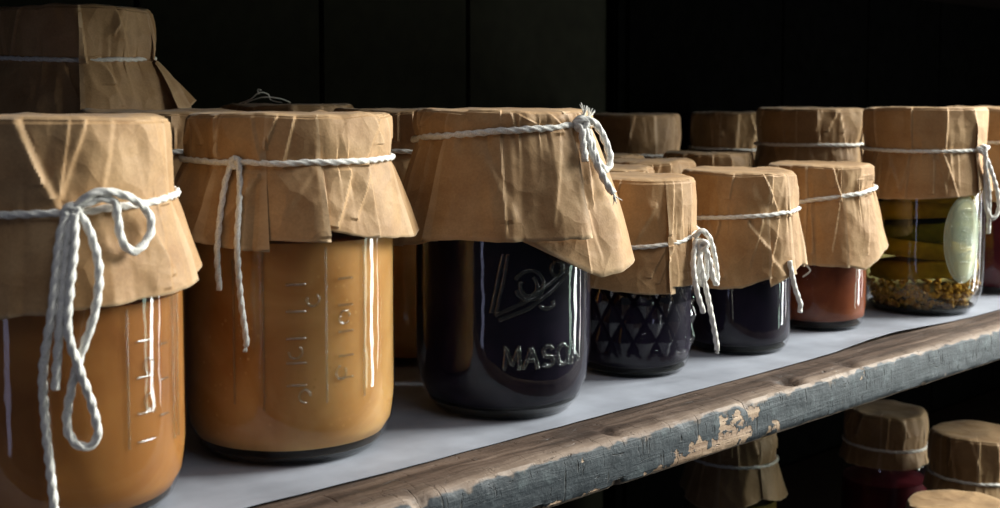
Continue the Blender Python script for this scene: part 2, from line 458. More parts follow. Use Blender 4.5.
def dense(prof, maxd=.004):
    out = [prof[0]]
    for a, b in zip(prof, prof[1:]):
        k = max(1, int(math.hypot(b[0] - a[0], b[1] - a[1]) / maxd))
        for j in range(1, k + 1): out.append((a[0] + (b[0] - a[0]) * j / k, a[1] + (b[1] - a[1]) * j / k))
    return out

def make_body(root, R, H, neck, content, rmod=None, n=96, top=None, foot=.8, heel=.022, raise_=.005, glass='glass', smooth=50, foot_part=True, waist=None):
    zw = waist or H - .024
    neck = min(neck, R * .88); sh = H - zw + .022
    pr = jar_profile(R, H, neck, foot, heel, sh, H - zw + .006)
    top = min(top or H, zw - .03)
    if rmod: pr = dense(pr, .0015)
    g = obj('glass_body', lathe(pr, n, rmod), M[glass], root, smooth=smooth)
    c = None
    if content:
        c = obj('jam_filling', lathe(fill_profile(R, H, neck, top, foot, heel, sh, raise_), 72), M[content], root, smooth=60)
    if foot_part:
        f = R - .0009
        prof = [(0, .0032), (f * foot * .85, .0030), (f * foot * .95, .0009), (f * foot, .0012), (f * (foot + (1 - foot) * .40), heel * .20), (f * foot * .96, raise_ - .0004), (0, raise_ - .0004)]
        obj('glass_foot', lathe(prof, 72), M['foot'], root, smooth=60)
    return g, c

def emboss(root, strokes, R, rad=.0007, name='embossed_lettering', matn='glass_emboss', label=None):
    """strokes: lists of (x_arc_cm, z_cm) wrapped on the cylinder at x/R"""
    bm = bmesh.new()
    for st in strokes:
        P = []
        for q in st:
            a = q[0] * CM / R
            P.append(Vector((R * math.sin(a), -R * math.cos(a), q[1] * CM)))
        Q = []
        for a, b in zip(P, P[1:]):
            k = max(1, int((b - a).length / .001))
            for j in range(k):
                v = a.lerp(b, j / k); s = R / math.hypot(v.x, v.y); Q.append(Vector((v.x * s, v.y * s, v.z)))
        Q.append(P[-1])
        cord_into(bm, Q, rad, seg=8, step=.0008, lobes=0)
    o = obj(name, bm, M[matn], root, smooth=180)
    if label: o['label'] = label
    return o

def arc(cx, cz, rx, rz, a0, a1, n=14):
    return [(cx + rx * math.cos((a0 + (a1 - a0) * i / n) * D2R), cz + rz * math.sin((a0 + (a1 - a0) * i / n) * D2R)) for i in range(n + 1)]

GF = 'jars in the front row on the upper shelf'
GB = 'jars standing behind the front row'
GL = 'jars on the lower shelf'

# ---- 1: orange butter, left edge of the photo
j = jar_root(22.03, 9.02, 0, 'big jar of orange-brown preserve at far left, tied with a long looped cord bow', GF)
make_body(j, .050, .16, .044, 'amber', top=.13, waist=.1225)
zs1 = [(-180, .126), (-90, .1228), (0, .1236), (90, .1275), (140, .127)]
add_cover(j, M['kraft'], R=.0445, zt=.1592, zs=zs1, Rs=.0462, seed=11,
          hem=[(-180, .09, .055), (-60, .086, .054), (-20, .0865, .055), (15, .0888, .0545), (50, .0905, .054), (62, .0915, .054), (85, .097, .058), (100, .096, .060), (120, .093, .056)],
          pleats=[(66, 1, 1, 10, .0035, .35), (-48, -1, 1, 7, .002, .3)],
          ridges=[(-17, 2, .0018, 7.5), (55, 62, .0012, 5), (74, 77, .0014, 4), (28, 20, .0007, 6), (-70, -60, .0012, 4)], nflute=6, flute=.0016)
ring_cord(j, .0464, zs1, .00155, seed=1)
tie_cords(j, [
    [(.53, 5.0, 12.43), (1.42, 5.2, 13.1), (2.5, 5.3, 12.95), (3.3, 5.3, 12.3), (3.42, 5.4, 11.5), (2.83, 5.5, 10.85), (2.35, 5.4, 11.27), (2.2, 5.2, 12.2), (2.1, 5.15, 12.75), (1.5, 5.1, 12.85), (.6, 5.0, 12.5)],
    [(.46, 5.0, 12.48), (.16, 5.25, 11.48), (-.17, 5.85, 8.96), (-.52, 5.75, 6.79), (-.5, 5.5, 4.96), (-.37, 5.4, 3.11), (-.21, 5.4, 1.0)],
    [(.6, 5.0, 12.4), (.38, 5.35, 11.11), (.10, 5.85, 8.58), (-.12, 5.8, 6.04)],
    [(.75, 5.0, 12.47), (1.19, 5.3, 11.73), (1.48, 5.7, 10.32), (1.27, 5.9, 8.69), (.6, 5.7, 6.73), (.25, 5.5, 4.92), (.44, 5.5, 4.06), (.95, 5.5, 3.77), (1.31, 5.6, 4.2), (1.12, 5.7, 5.38), (.67, 5.9, 6.91), (.36, 6.0, 8.21), (.46, 5.85, 9.66), (.66, 5.5, 11.28), (.7, 5.1, 12.4)]],
    .0017, frays=[((-.12, 5.8, 6.04), (0, 0, -1), .003)], knot=(.6, 5.0, 12.4), seed=3)
def measure(x, zlist, w): return [[(x, z), (x + w, z)] for z in zlist]
emboss(j, [[(2.6, 8.6), (2.6, 3.2)], [(5.6, 8.8), (5.6, 3.0)], [(5.2, 8.8), (5.2, 3.0)]] + measure(3.0, (7.3, 5.9, 4.5, 3.4), .9) + measure(4.2, (7.0, 5.6, 4.2), .6) + [arc(3.6, 6.3, .25, .3, 0, 300), arc(3.6, 4.9, .25, .3, 60, 360)], .0498, .0005, 'embossed_scale')

# ---- 2: gold apple sauce
j = jar_root(34.20, 10.29, 0, 'big jar of golden apple sauce with two cord ends hanging down its front', GF)
make_body(j, .0498, .16, .044, 'gold', top=.128, raise_=.0055, waist=.137)
zs2 = [(-180, .1375), (-90, .1382), (0, .1374), (90, .138)]
add_cover(j, M['kraft'], R=.0470, zt=.1594, zs=zs2, Rs=.0474, seed=23,
          hem=[(-180, .105, .056), (-100, .108, .058), (-75, .116, .058), (-55, .106, .0585), (-28, .1008, .057), (-12, .0995, .056), (-11, .1045, .056), (13, .1035, .0565), (17, .1035, .0565), (18, .108, .054), (40, .103, .055), (70, .101, .0575), (84, .0995, .061), (97, .1015, .064), (120, .104, .058)],
          pleats=[(15.5, 1, 2, 3, .0035, .35), (-12, 1, 1, 7, .0025, .1), (-40, -1, 1, 9, .004, .2), (72, 1, 1, 8, .003, .5), (-66, -1, 1, 6, .003, .3)],
          ridges=[(-43, -39, .0014, 3), (-6, -14, .0014, 3, 0, .9), (3, -3, .0012, 3), (60, 45, .0013, 5), (-20, -14, .0008, 4), (33, 22, .0018, 5, 1.15, 1.9), (-15, -38, .0016, 5, 1.15, 1.95)], nflute=7, flute=.002)
ring_cord(j, .0482, zs2, .00145, seed=2)
tie_cords(j, [
    [(-2.27, 4.95, 13.7), (-2.33, 5.15, 13.98), (-2.45, 5.1, 13.7), (-2.73, 5.3, 12.93), (-2.98, 5.75, 11.34), (-3.1, 6.0, 9.76), (-3.03, 5.8, 8.2)],
    [(-2.45, 4.95, 13.6), (-2.3, 5.1, 13.96), (-2.15, 5.1, 13.6), (-2.11, 5.4, 12.5), (-2.23, 6.0, 10.26), (-2.13, 5.7, 8.01), (-1.93, 5.5, 6.21), (-1.94, 5.4, 5.75)]],
    .0014, frays=[((-1.94, 5.4, 5.8), (0, 0, -1), .0045), ((-3.03, 5.8, 8.3), (0, 0, -1), .003)], knot=(-2.3, 5.0, 13.75), seed=5)
st = []
for z in (8.4, 7.2, 6.0, 4.9, 3.9): st += [[(-.2, z), (.7, z)], [(2.2, z + .15), (3.0, z + .15)]]
st += [[(3.6, 10.0), (3.6, 3.0)], [(-1.2, 10), (-1.2, 2.8)], [(1.6, 10), (1.6, 3)], [(-2.6, 9.5), (-2.6, 3)]]
st += [arc(1.0, 7.7, .28, .3, -200, 60), arc(2.5, 6.8, .25, .3, 0, 330), arc(.2, 5.4, .3, .3, 180, 420), arc(2.3, 4.3, .25, .3, 100, 400), arc(.6, 3.4, .25, .3, 0, 300)]
emboss(j, st, .0496, .00055, 'embossed_scale')

# ---- 3: dark jam, MASON
j = jar_root(46.83, 8.62, 0, 'big jar of nearly black jam with embossed block letters under a flaring paper cover', GF)
make_body(j, .0475, .16, .044, 'black', top=.128, foot=.76, heel=.030, waist=.1435)
zs3 = [(-180, .148), (-90, .1436), (0, .1496), (45, .152), (75, .1525), (120, .151)]
add_cover(j, M['kraft'], R=.0462, zt=.1602, zs=zs3, Rs=.0458, seed=37,
          hem=[(-180, .09, .06), (-95, .0905, .0600), (-60, .0905, .061), (-44, .0925, .059), (-34, .0955, .058), (-25, .0958, .058), (20, .095, .058), (40, .0958, .0585), (45, .0958, .059), (45.008, .0955, .0575), (46, .0775, .0625), (52, .0752, .064), (64, .0765, .0675), (78, .0790, .0695), (90, .0815, .0695), (110, .088, .066), (140, .09, .062)],
          pleats=[(45, 1, 5, 36, .0050, .45, .02, -.5), (-37, -1, 2, 7, .0045, .5), (-60, -1, 1, 8, .0035, .4)],
          ridges=[(-68, -60, .0015, 4), (30, 38, .0013, 4), (62, 58, .0015, 5), (56, 54, .0014, 4, .9, 1.5), (70, 62, .0014, 4, .9, 1.4), (-10, 5, .0012, 8, 1.25, 1.75)], nflute=5, flute=.0012, crumple=.0018)
ring_cord(j, .0464, zs3, .0018, seed=3)
tie_cords(j, [
    [(3.6, 4.95, 15.25), (4.15, 5.3, 15.5), (4.7, 5.6, 15.3), (5.2, 5.9, 14.5), (5.5, 6.2, 13.5), (5.25, 6.2, 12.95), (4.75, 6.0, 13.5), (4.4, 5.5, 14.7), (4.15, 5.1, 15.3)],
    [(3.9, 5.0, 15.25), (4.2, 5.4, 14.9), (4.5, 5.8, 13.86), (5.15, 6.4, 12.45), (5.6, 6.8, 11.75)],
    [(3.7, 5.0, 15.2), (4.0, 5.3, 15.0), (4.05, 5.5, 14.3), (4.15, 5.8, 13.4)]],
    .0020, frays=[((4.1, 5.2, 15.6), (0.1, .1, 1), .0085), ((4.3, 5.2, 15.5), (.5, .1, .9), .008), ((5.6, 6.8, 11.8), (.3, 0, -1), .007)], knot=(4.0, 5.15, 15.3), seed=7)
# block letters with small serifs, each letter on its own slant-free stem
def serif(x, z, w=.12): return [(x - w, z), (x + w, z)]
def letters_mason(x0, z, h, w, gap):
    S = []; x = x0
    S += [[(x, z), (x + .08, z + h)], [(x + .08, z + h), (x + w * .5, z + .12)], [(x + w * .5, z + .12), (x + w - .05, z + h)], [(x + w - .05, z + h), (x + w + .03, z)], serif(x, z), serif(x + w + .03, z), serif(x + .04, z + h, .1), serif(x + w, z + h, .1)]; x += w + gap
    S += [[(x, z), (x + w * .5, z + h)], [(x + w * .5, z + h), (x + w, z)], [(x + w * .2, z + h * .36), (x + w * .8, z + h * .36)], serif(x, z), serif(x + w, z)]; x += w + gap
    S += [arc(x + w * .42, z + h * .74, w * .36, h * .26, 20, 270) + arc(x + w * .42, z + h * .25, w * .40, h * .25, 90, -160)]; x += w * .85 + gap
    S += [arc(x + w * .5, z + h * .5, w * .5, h * .5, 0, 360, 24)]; x += w + gap
    S += [[(x, z), (x, z + h)], [(x, z + h), (x + w * .85, z)], [(x + w * .85, z), (x + w * .85, z + h)], serif(x, z), serif(x, z + h), serif(x + w * .85, z + h)]
    return S
emboss(j, [[(a, b + .09 * (a - 1) * 0) for a, b in s] for s in letters_mason(.08, 3.0, 1.02, .74, .25)], .0474, .0013, 'embossed_lettering')
script = [arc(1.35, 7.2, .75, .75, 200, 520, 22), arc(1.3, 7.15, .45, .5, 150, 420, 14), [(.0, 8.8), (-.25, 7.6), (-.6, 5.8)], [(.25, 8.8), (0, 7.4), (-.35, 5.8)], [(-.4, 5.7), (1.0, 6.3), (2.6, 7.3), (3.6, 8.0)], [(-.2, 5.45), (1.3, 6.0), (2.8, 7.0), (3.8, 7.8)],
          arc(2.9, 7.95, .35, .38, 0, 360, 16), [(3.25, 8.3), (3.3, 7.6)], arc(2.3, 6.2, .4, .25, 190, 400, 10)]
emboss(j, script, .0474, .0011, 'embossed_script')

# ---- 4: quilted dark jelly jar
def quilt(a, z, r):
    if not (.012 < z < .082) or r < .034: return r
    u = a * 16 / (2 * PI); v = (z - .046) / .024
    p = (u + v) % 1.0; q = (u - v) % 1.0
    d = min(p, 1 - p, q, 1 - q) * 2
    f = min(1, (z - .012) / .006, (.082 - z) / .004)
    return r + (.0040 * d - .0014) * f
j = jar_root(59.10, 9.66, 0, 'short diamond-quilted glass jar of dark jelly with a cord bow at its right', GF)
make_body(j, .0355, .12, .0325, 'black', rmod=quilt, n=256, top=.098, smooth=12, heel=.016, foot=.84, waist=.079, glass='glass_plain')
zs4 = [(-180, .085), (-60, .0790), (0, .0792), (45, .0815), (70, .0855), (110, .087)]
add_cover(j, M['kraft'], R=.0366, zt=.1192, zs=zs4, Rs=.0374, seed=41,
          hem=[(-180, .055, .041), (-90, .0555, .042), (-35, .0545, .042), (20, .0515, .0415), (30, .0515, .0415), (31, .0555, .0405), (60, .0555, .041), (90, .056, .042)],
          pleats=[(30, -1, 5, 7, .0030, .9, .12, 0), (62, 1, 2, 3, .0015, .7)],
          ridges=[(62, 58, .0012, 5, 0, 1.6), (-20, -30, .0008, 5), (20, -2, .0008, 5, .4, 1), (46, 50, .0007, 4, .2, 1.8)], nflute=5, flute=.0010, crumple=.0014, bulge=.0004)
ring_cord(j, .0378, zs4, .00138, seed=4)
tie_cords(j, [
    [(3.5, 4.1, 8.36), (4.0, 4.5, 8.75), (4.5, 4.8, 8.2), (4.85, 5.1, 6.8), (4.95, 5.2, 5.6), (4.7, 5.1, 5.9), (4.4, 4.8, 7.2), (3.9, 4.4, 8.2)],
    [(3.71, 4.2, 8.3), (3.93, 4.6, 6.78), (4.39, 4.9, 4.74), (4.78, 5.2, 2.87), (5.0, 5.3, 1.6)],
    [(3.64, 4.2, 8.25), (3.47, 4.4, 6.89), (3.68, 4.6, 5.33), (4.12, 4.8, 3.92)],
    [(3.8, 4.2, 8.2), (4.2, 4.6, 7.6), (4.3, 4.8, 6.2), (4.0, 4.6, 5.6), (3.8, 4.5, 6.6), (4.0, 4.5, 7.8)]],
    .0017, frays=[((5.0, 5.3, 1.8), (.1, 0, -1), .006)], knot=(4.05, 4.6, 7.9), seed=9)

# ---- 5: smooth dark jam jar
j = jar_root(69.22, 9.16, 0, 'short smooth jar of dark jam between the quilted jar and the orange-red one', GF)
make_body(j, .0358, .12, .0325, 'black', top=.098, heel=.014, foot=.86, waist=.089)
zs5 = [(-180, .093), (-40, .0890), (0, .0908), (60, .0932), (90, .094)]
add_cover(j, M['kraft'], R=.0378, zt=.1190, zs=zs5, Rs=.0380, seed=53,
          hem=[(-180, .05, .042), (-60, .046, .0425), (-20, .0445, .042), (5, .0455, .042), (30, .052, .042), (31, .0460, .041), (50, .051, .0412), (75, .058, .042), (90, .055, .045), (110, .054, .043)],
          pleats=[(56, 1, 4, 9, .0022, .7), (30, 1, 0.6, 1.5, .0015, .1), (80, 1, 1, 5, .003, .4)],
          ridges=[(24, 42, .0013, 3.5), (66, 60, .0016, 5), (-30, -10, .0012, 5, 1.0, 1.8), (10, 45, .0012, 5, 1.1, 1.9)], nflute=5, flute=.001, crumple=.0014, bulge=.0003)
ring_cord(j, .0384, zs5, .00138, seed=5)
tie_cords(j, [[(3.3, 4.3, 6.2), (3.45, 4.4, 5.47), (3.69, 4.5, 4.42), (4.06, 4.6, 3.33), (4.0, 4.6, 2.75)]], .0017, frays=[((4.0, 4.6, 2.8), (-.1, 0, -1), .003)], seed=10, name='string_end')

# ---- 6: orange-red
j = jar_root(80.40, 9.87, 0, 'short jar of orange-red relish in front, just left of the pickle jar', GF)
make_body(j, .0350, .12, .0325, 'brick', top=.098, heel=.014, foot=.84, raise_=.006, waist=.09)
zs6 = [(-180, .101), (-70, .0900), (-25, .0925), (10, .0965), (60, .1008), (90, .1022)]
add_cover(j, M['kraft'], R=.0380, zt=.1192, zs=zs6, Rs=.0382, seed=61,
          hem=[(-180, .055, .045), (-60, .0495, .0445), (-20, .0495, .045), (28, .0485, .046), (29, .0485, .046), (45, .0455, .0465), (75, .057, .049), (95, .060, .050), (120, .058, .046)],
          pleats=[(25, 1, 2, 3, .0028, .5), (-12, 1, 1, 2, .0012, .6)],
          ridges=[(14, 22, .0016, 3), (-14, -12, .0010, 3), (50, 45, .0012, 4, .5, 1), (60, 57, .0012, 4, .4, 1), (70, 68, .0012, 4, .4, 1)], nflute=5, flute=.0012, crumple=.0012, gather=.001, bulge=.0002)
ring_cord(j, .0386, zs6, .0016, seed=6)
tie_cords(j, [[(-.75, 4.75, 4.95), (-.5, 4.7, 4.6), (-.75, 4.65, 4.3), (-1.0, 4.6, 4.1)]], .0006, seed=12, name='loose_thread')

# ---- 7: pickles
j = jar_root(92.46, 7.90, 0, 'clear jar of stacked pickle slices over mustard seed with an oval embossed panel', GF)
make_body(j, .0466, .16, .044, None, foot=.78, heel=.026, raise_=.0042, foot_part=True, waist=.126)
obj('brine', lathe([(0, .0043), (.034, .0043), (.0415, .016), (.0452, .030), (.0452, .112), (0, .115)], 72), M['brine'], j, 60)
rnd = random.Random(5)
def pickle_slice(R, th, seed):
    rn = random.Random(seed)
    prof = [(0, -th / 2), (R * .86, -th / 2), (R * .95, -th * .40), (R * .99, -th * .2), (R, 0), (R * .99, th * .2), (R * .95, th * .40), (R * .86, th / 2), (R * .5, th * .46), (0, th * .44)]
    return lathe(prof, 36, lambda a, z, r: r * (1 + .03 * math.sin(2 * a + seed) + .015 * math.sin(7 * a + seed * 2)))
def add_slice(x, y, z, R, th, tilt, rz, skin):
    o = obj('pickle_slice', pickle_slice(R, th, rnd.random() * 9), M['pickle_skin' if skin else 'pickle'], j, 60)
    o.location = (x, y, z); o.rotation_euler = (tilt, tilt * .6, rz)
for k, (x, y, z, R, th, tl) in enumerate([(.002, -.002, .034, .0400, .0145, .09), (-.002, -.003, .0485, .0405, .0140, -.10), (.002, -.001, .0640, .0400, .0150, .08), (-.001, -.003, .0795, .0405, .0150, -.09), (.001, -.002, .0950, .0400, .0145, .05)]):
    add_slice(x, y, z, R, th, tl, rnd.uniform(0, 6), k == 2)
bm = bmesh.new()
for i in range(480):
    a = rnd.uniform(-PI, PI); z = .0058 + .0195 * rnd.random() ** 1.5; rm = .0345 + (.0440 - .0345) * min(1, (z - .005) / .018)
    r = rm * math.sqrt(rnd.uniform(.7, 1)) - .0005
    b2 = bmesh.ops.create_icosphere(bm, subdivisions=2, radius=.0017 * rnd.uniform(.85, 1.15))
    bmesh.ops.translate(bm, verts=b2['verts'], vec=(r * math.sin(a), -r * math.cos(a), z))
o = obj('mustard_seeds', bm, M['seed'], j, 180); o['kind'] = 'stuff'
# oval panel
bm = bmesh.new(); prev = None
a0 = 39 * D2R; Rp = .0470
def oval_pt(s, t):                                # s: 0..1 from centre, t: angle
    ha = .0165 * math.cos(t) * s; hz = .0335 * math.sin(t) * s
    flat = .0016 * (1 - s * s) ** .5 if s < 1 else 0
    a = a0 + ha / Rp; r = Rp + .0002 + .0024 * (1 - s ** 4) - .10 * ha * (1 - s ** 8)
    return Vector((r * math.sin(a), -r * math.cos(a), .060 + hz))
ringv = []
for s in (.0, .2, .4, .6, .75, .86, .93, .97, 1.0):
    ringv.append([bm.verts.new(oval_pt(s, 2 * PI * k / 48)) for k in range(48)] if s else [bm.verts.new(oval_pt(0, 0))])
for A, B in zip(ringv, ringv[1:]):
    for k in range(48):
        if len(A) == 1: bm.faces.new((A[0], B[k], B[(k + 1) % 48]))
        else: bm.faces.new((A[k], B[k], B[(k + 1) % 48], A[(k + 1) % 48]))
obj('embossed_panel', bm, M['glass_panel'], j, 60)
cx = a0 * Rp / CM
st = [arc(cx, 6.0, 1.6, 3.3, 0, 360, 48), arc(cx, 6.0, 1.35, 2.95, 0, 360, 48)]
for k, z in enumerate((8.0, 7.4, 6.8, 6.2, 5.6, 5.0, 4.4)):
    st += [arc(cx - .45 + .3 * i, z + .1 * math.sin(i + k), .13, .2, 30 * k, 30 * k + 260, 8) for i in range(4)]
bm = bmesh.new()
for q in st:
    P = []
    for x, z in q:
        ha = x * CM - a0 * Rp; hz = z * CM - .060
        sr = min(1.0, math.hypot(ha / .0165, hz / .0335)); a = x * CM / Rp
        r = Rp + .0004 + .0024 * (1 - sr ** 4) - .10 * ha * (1 - sr ** 8)
        P.append(Vector((r * math.sin(a), -r * math.cos(a), z * CM)))
    cord_into(bm, catmull(P, 3), .0009, seg=8, step=.0009, lobes=0)
obj('embossed_scroll', bm, M['glass_emboss'], j, 180)
zs7 = [(-180, .128), (-80, .1274), (-10, .1262), (50, .1270), (90, .1285)]
add_cover(j, M['kraft'], R=.0462, zt=.1594, zs=zs7, Rs=.0455, seed=71,
          hem=[(-180, .09, .05), (-65, .0885, .0508), (0, .0908, .0502), (35, .0925, .0502), (49, .093, .0502), (51, .0985, .0504), (75, .0955, .0510), (100, .094, .0510)],
          pleats=[(50, -1, 3, 4, .0028, .9, .15, 0)],
          ridges=[(-52, -48, .0013, 3), (-12, -11, .0015, 2.5), (20, 19, .0013, 3), (-42, -40, .0008, 4, 1, 2), (-13, -15, .0012, 3, 1, 2), (16, 30, .0013, 3, 1, 2), (48, 52, .0018, 4)], nflute=4, flute=.0008, crumple=.0012, bulge=.0002)
ring_cord(j, .0458, zs7, .00145, seed=7)
tie_cords(j, [
    [(3.7, 4.85, 12.84), (4.3, 5.2, 12.7), (4.4, 5.35, 11.51), (4.7, 5.5, 9.54), (4.74, 5.5, 6.4)],
    [(3.8, 4.9, 12.84), (4.4, 5.3, 12.2), (5.0, 5.7, 10.6), (5.35, 5.9, 9.3), (5.42, 6.0, 8.25), (5.04, 5.8, 7.6), (4.6, 5.5, 8.19), (4.45, 5.3, 9.4), (4.35, 5.2, 12.2)]],
    .0017, frays=[((4.74, 5.5, 6.45), (0, 0, -1), .003)], knot=(4.15, 5.05, 12.8), seed=14)

# ---- generic jar builder for the others
def simple_jar(x, y, z, H, R, Rl, content, label, group, zband, hemz, seed, flare=.006, m='kraft_b', string=True, ridges=None, heel=.022):
    o = jar_root(x, y, z, label, group)
    make_body(o, R, H, min(Rl - .003, R * .9), content, top=H * .8, heel=heel, foot_part=False, waist=zband)
    rn = random.Random(seed)
    zs = [(-180, zband + rn.uniform(-.001, .001)), (-60, zband + rn.uniform(-.0015, .0015)), (60, zband + rn.uniform(-.0015, .0015))]
    hem = [(-180 + 36 * k, hemz + rn.uniform(-.005, .005), Rl + flare * rn.uniform(.5, 1.3)) for k in range(10)]
    pl = [(a, rn.choice((-1, 1)), 2, rn.uniform(3, 7), .0025, .5) for a in (rn.uniform(-75, -40), rn.uniform(-25, 10), rn.uniform(30, 70))]
    rg = ridges or [(a, a + rn.uniform(-12, 12), .0013, 3.5) for a in (-62, -30, 5, 28, 58)]
    add_cover(o, M[m], R=Rl, zt=H - .0008, zs=zs, Rs=Rl - .0004, seed=seed, hem=hem, pleats=pl, ridges=rg, nflute=7, flute=.0015, n=200, crumple=.0016, top_amp=.0022)
    if string: ring_cord(o, Rl, zs, .0015, seed=seed)
    return o

simple_jar(107.22, 8.48, 0, .16, .0470, .0462, 'maroon', 'jar of dark red beets at the right edge, beyond the pickle jar', GF, .1295, .0835, 81, m='kraft')
# tall jar rising behind the left one
j = jar_root(35.97, 35.91, 0, 'tallest paper-covered jar, rising above the others at the upper left', GB)
make_body(j, .0525, .222, .045, 'amber', top=.15, foot_part=False, waist=.188)
zsh = [(-180, .190), (-90, .191), (0, .1884), (90, .1912)]
add_cover(j, M['kraft'], R=.0468, zt=.2216, zs=zsh, Rs=.0462, seed=91,
          hem=[(-180, .160, .064), (-60, .156, .061), (-25, .154, .061), (2, .154, .061), (3, .1565, .061), (40, .157, .061), (60, .159, .064), (75, .162, .069), (90, .1645, .074), (105, .166, .070), (130, .165, .062)],
          pleats=[(3, -1, 3, 3, .0035, .6), (62, -1, 2, 14, .0045, .5), (66, 1, 3, 3, .002, .9)],
          ridges=[(-40, -52, .0014, 3), (2, 6, .0016, 3.5), (60, 62, .0020, 4), (28, 40, .001, 6), (-62, -60, .0012, 5), (16, 24, .0016, 5, 1, 1.4)], nflute=6, flute=.002, crumple=.0022, top_amp=.0025)
ring_cord(j, .0465, zsh, .0015, seed=9)

simple_jar(35.49, 23.83, 0, .16, .0480, .0470, 'gold', 'jar peeking out between the orange-brown and the golden jar, second row', GB, .1375, .105, 101, m='kraft', flare=.008)
simple_jar(51.42, 22.29, 0, .16, .0470, .0462, 'gold', 'jar half hidden between the apple sauce jar and the lettered dark jar', GB, .133, .105, 113, m='kraft', flare=.007)
jb = simple_jar(51.87, 35.80, 0, .1628, .0470, .0462, 'amber', 'jar against the back boards, only its paper top showing above the apple sauce jar', GB, .134, .105, 127)
bm = bmesh.new()
for pts in ([(-.034, -.030, .1625), (-.026, -.034, .1655), (-.020, -.036, .1700), (-.014, -.034, .1690), (-.012, -.030, .1650), (-.004, -.036, .1630)], [(-.030, -.034, .1628), (-.018, -.038, .1668), (-.006, -.036, .1660), (.002, -.034, .1628)], [(-.020, -.036, .1690), (-.021, -.036, .1722), (-.018, -.036, .1715)]):
    cord_into(bm, catmull(pts, 8), .00035, seg=6, step=.0012, lobes=0)
obj('loose_thread', bm, M['cord'], jb, 180)
simple_jar(91.05, 36.75, 0, .153, .0470, .0462, 'black', 'left jar of the two dim jars against the back boards in the middle', GB, .115, .085, 131)
simple_jar(108.97, 37.46, 0, .153, .0470, .0462, 'black', 'right jar of the two dim jars against the back boards in the middle', GB, .115, .085, 143)
simple_jar(94.59, 19.36, 0, .159, .0470, .0462, 'black', 'tall jar behind the orange-red relish, left of the pickle jar lid', GB, .1265, .095, 151)
simple_jar(65.65, 18.21, 0, .12, .0355, .0370, 'brick', 'short jar right behind the quilted jar, only its crumpled top showing', GB, .088, .055, 163, flare=.004, m='kraft')
simple_jar(75.03, 21.64, 0, .12, .0355, .0370, 'brick', 'short jar behind the smooth dark jam jar, crumpled top just showing', GB, .088, .055, 173, flare=.004, m='kraft')
simple_jar(86.56, 24.38, 0, .1225, .0355, .0370, 'brick', 'short jar with folded paper top in front of the right dim jar', GB, .088, .055, 181, flare=.004)
simple_jar(79.9, 30.6, 0, .12, .0355, .0365, 'brick', 'short jar deep in the shade before the left dim jar', GB, .088, .055, 193, flare=.003)
# lower shelf
ZL = -28.5
simple_jar(91.65, 25.01, ZL, .16, .0395, .0375, 'green_jam', 'jar of olive preserve under the chipped shelf edge, leftmost on the lower shelf', GL, .1320, .1010, 203, flare=.010)
simple_jar(108.88, 19.6, ZL, .156, .0395, .0375, 'maroon', 'jar of dark red preserve in the middle of the lower shelf', GL, .1240, .1050, 211, flare=.005)
simple_jar(107.18, 9.91, ZL, .156, .0395, .0380, 'black', 'jar at the right edge of the lower shelf with a pale patch on its cover', GL, .1180, .1000, 223, flare=.005)
simple_jar(90.85, 3.47, ZL, .142, .0395, .0380, 'black', 'nearest lower-shelf jar, only its round paper top in view at the bottom right', GL, .1100, .0900, 227, flare=.005)

# ------------------------------------------------------------------ shelf, liner, wall
def shelf_mesh(x0, x1, depth, th, z0, step=.003):
    bm = bmesh.new(); cols = []
    n = int((x1 - x0) / step)
    for i in range(n + 1):
        x = x0 + (x1 - x0) * i / n
        def nz(k, s=40, a=1): return a * noise.noise(Vector((x * s, k * 3.7, k)))
        chip = max(0, noise.noise(Vector((x * 55, 9, 2))) - .30) * .010 + max(0, noise.noise(Vector((x * 18, 4, 7))) - .35) * .010
        chip2 = max(0, noise.noise(Vector((x * 70, 1, 5))) - .35) * .012
        knot = .0075 * math.exp(-((x - .632) / .006) ** 2) + .003 * math.exp(-((x - .70) / .004) ** 2) + .003 * math.exp(-((x - .47) / .003) ** 2)
        low = .0016 * nz(1, 9)
        sec = [(depth, 0), (.06, 0), (.034, 0), (.026, nz(2, 60, .0005)), (.019, nz(3, 60, .0007) - knot * .3), (.014, nz(4, 70, .0008) - knot), (.010, -.0004 + nz(5, 70, .0009) - knot * .8), (.006, -.0008 + nz(6, 90, .0008) - knot * .2 - chip * .3),
               (.003 + chip * .4, -.0014 + low - chip * .5), (.0008 + chip * .5, -.0032 + low - chip * .7), (nz(7, 60, .0006), -.007 + nz(8, 50, .0005)), (nz(9, 60, .0007), -.012), (nz(10, 60, .0007), -.017), (nz(11, 60, .0006), -.0205), (.0006 + chip2 * .5, -th + .0022 + chip2 * .5 + nz(12, 25, .0006)),
               (.003 + chip2 * .5, -th + nz(13, 30, .0004)), (.012, -th), (depth, -th)]
        cols.append([bm.verts.new((x, y, z + z0)) for y, z in sec])
    m = len(cols[0])
    for A, B in zip(cols, cols[1:]):
        for k in range(m): bm.faces.new((A[k], A[(k + 1) % m], B[(k + 1) % m], B[k]))
    bm.faces.new(cols[0]); bm.faces.new(cols[-1][::-1])
    return bm
s = obj('shelf_board', shelf_mesh(-.15, 2.2, .448, .025, -.0010), M['wood'], None, 35)
tag(s, 'worn wooden shelf board with chipped blue-grey paint on its front edge', 'shelf')
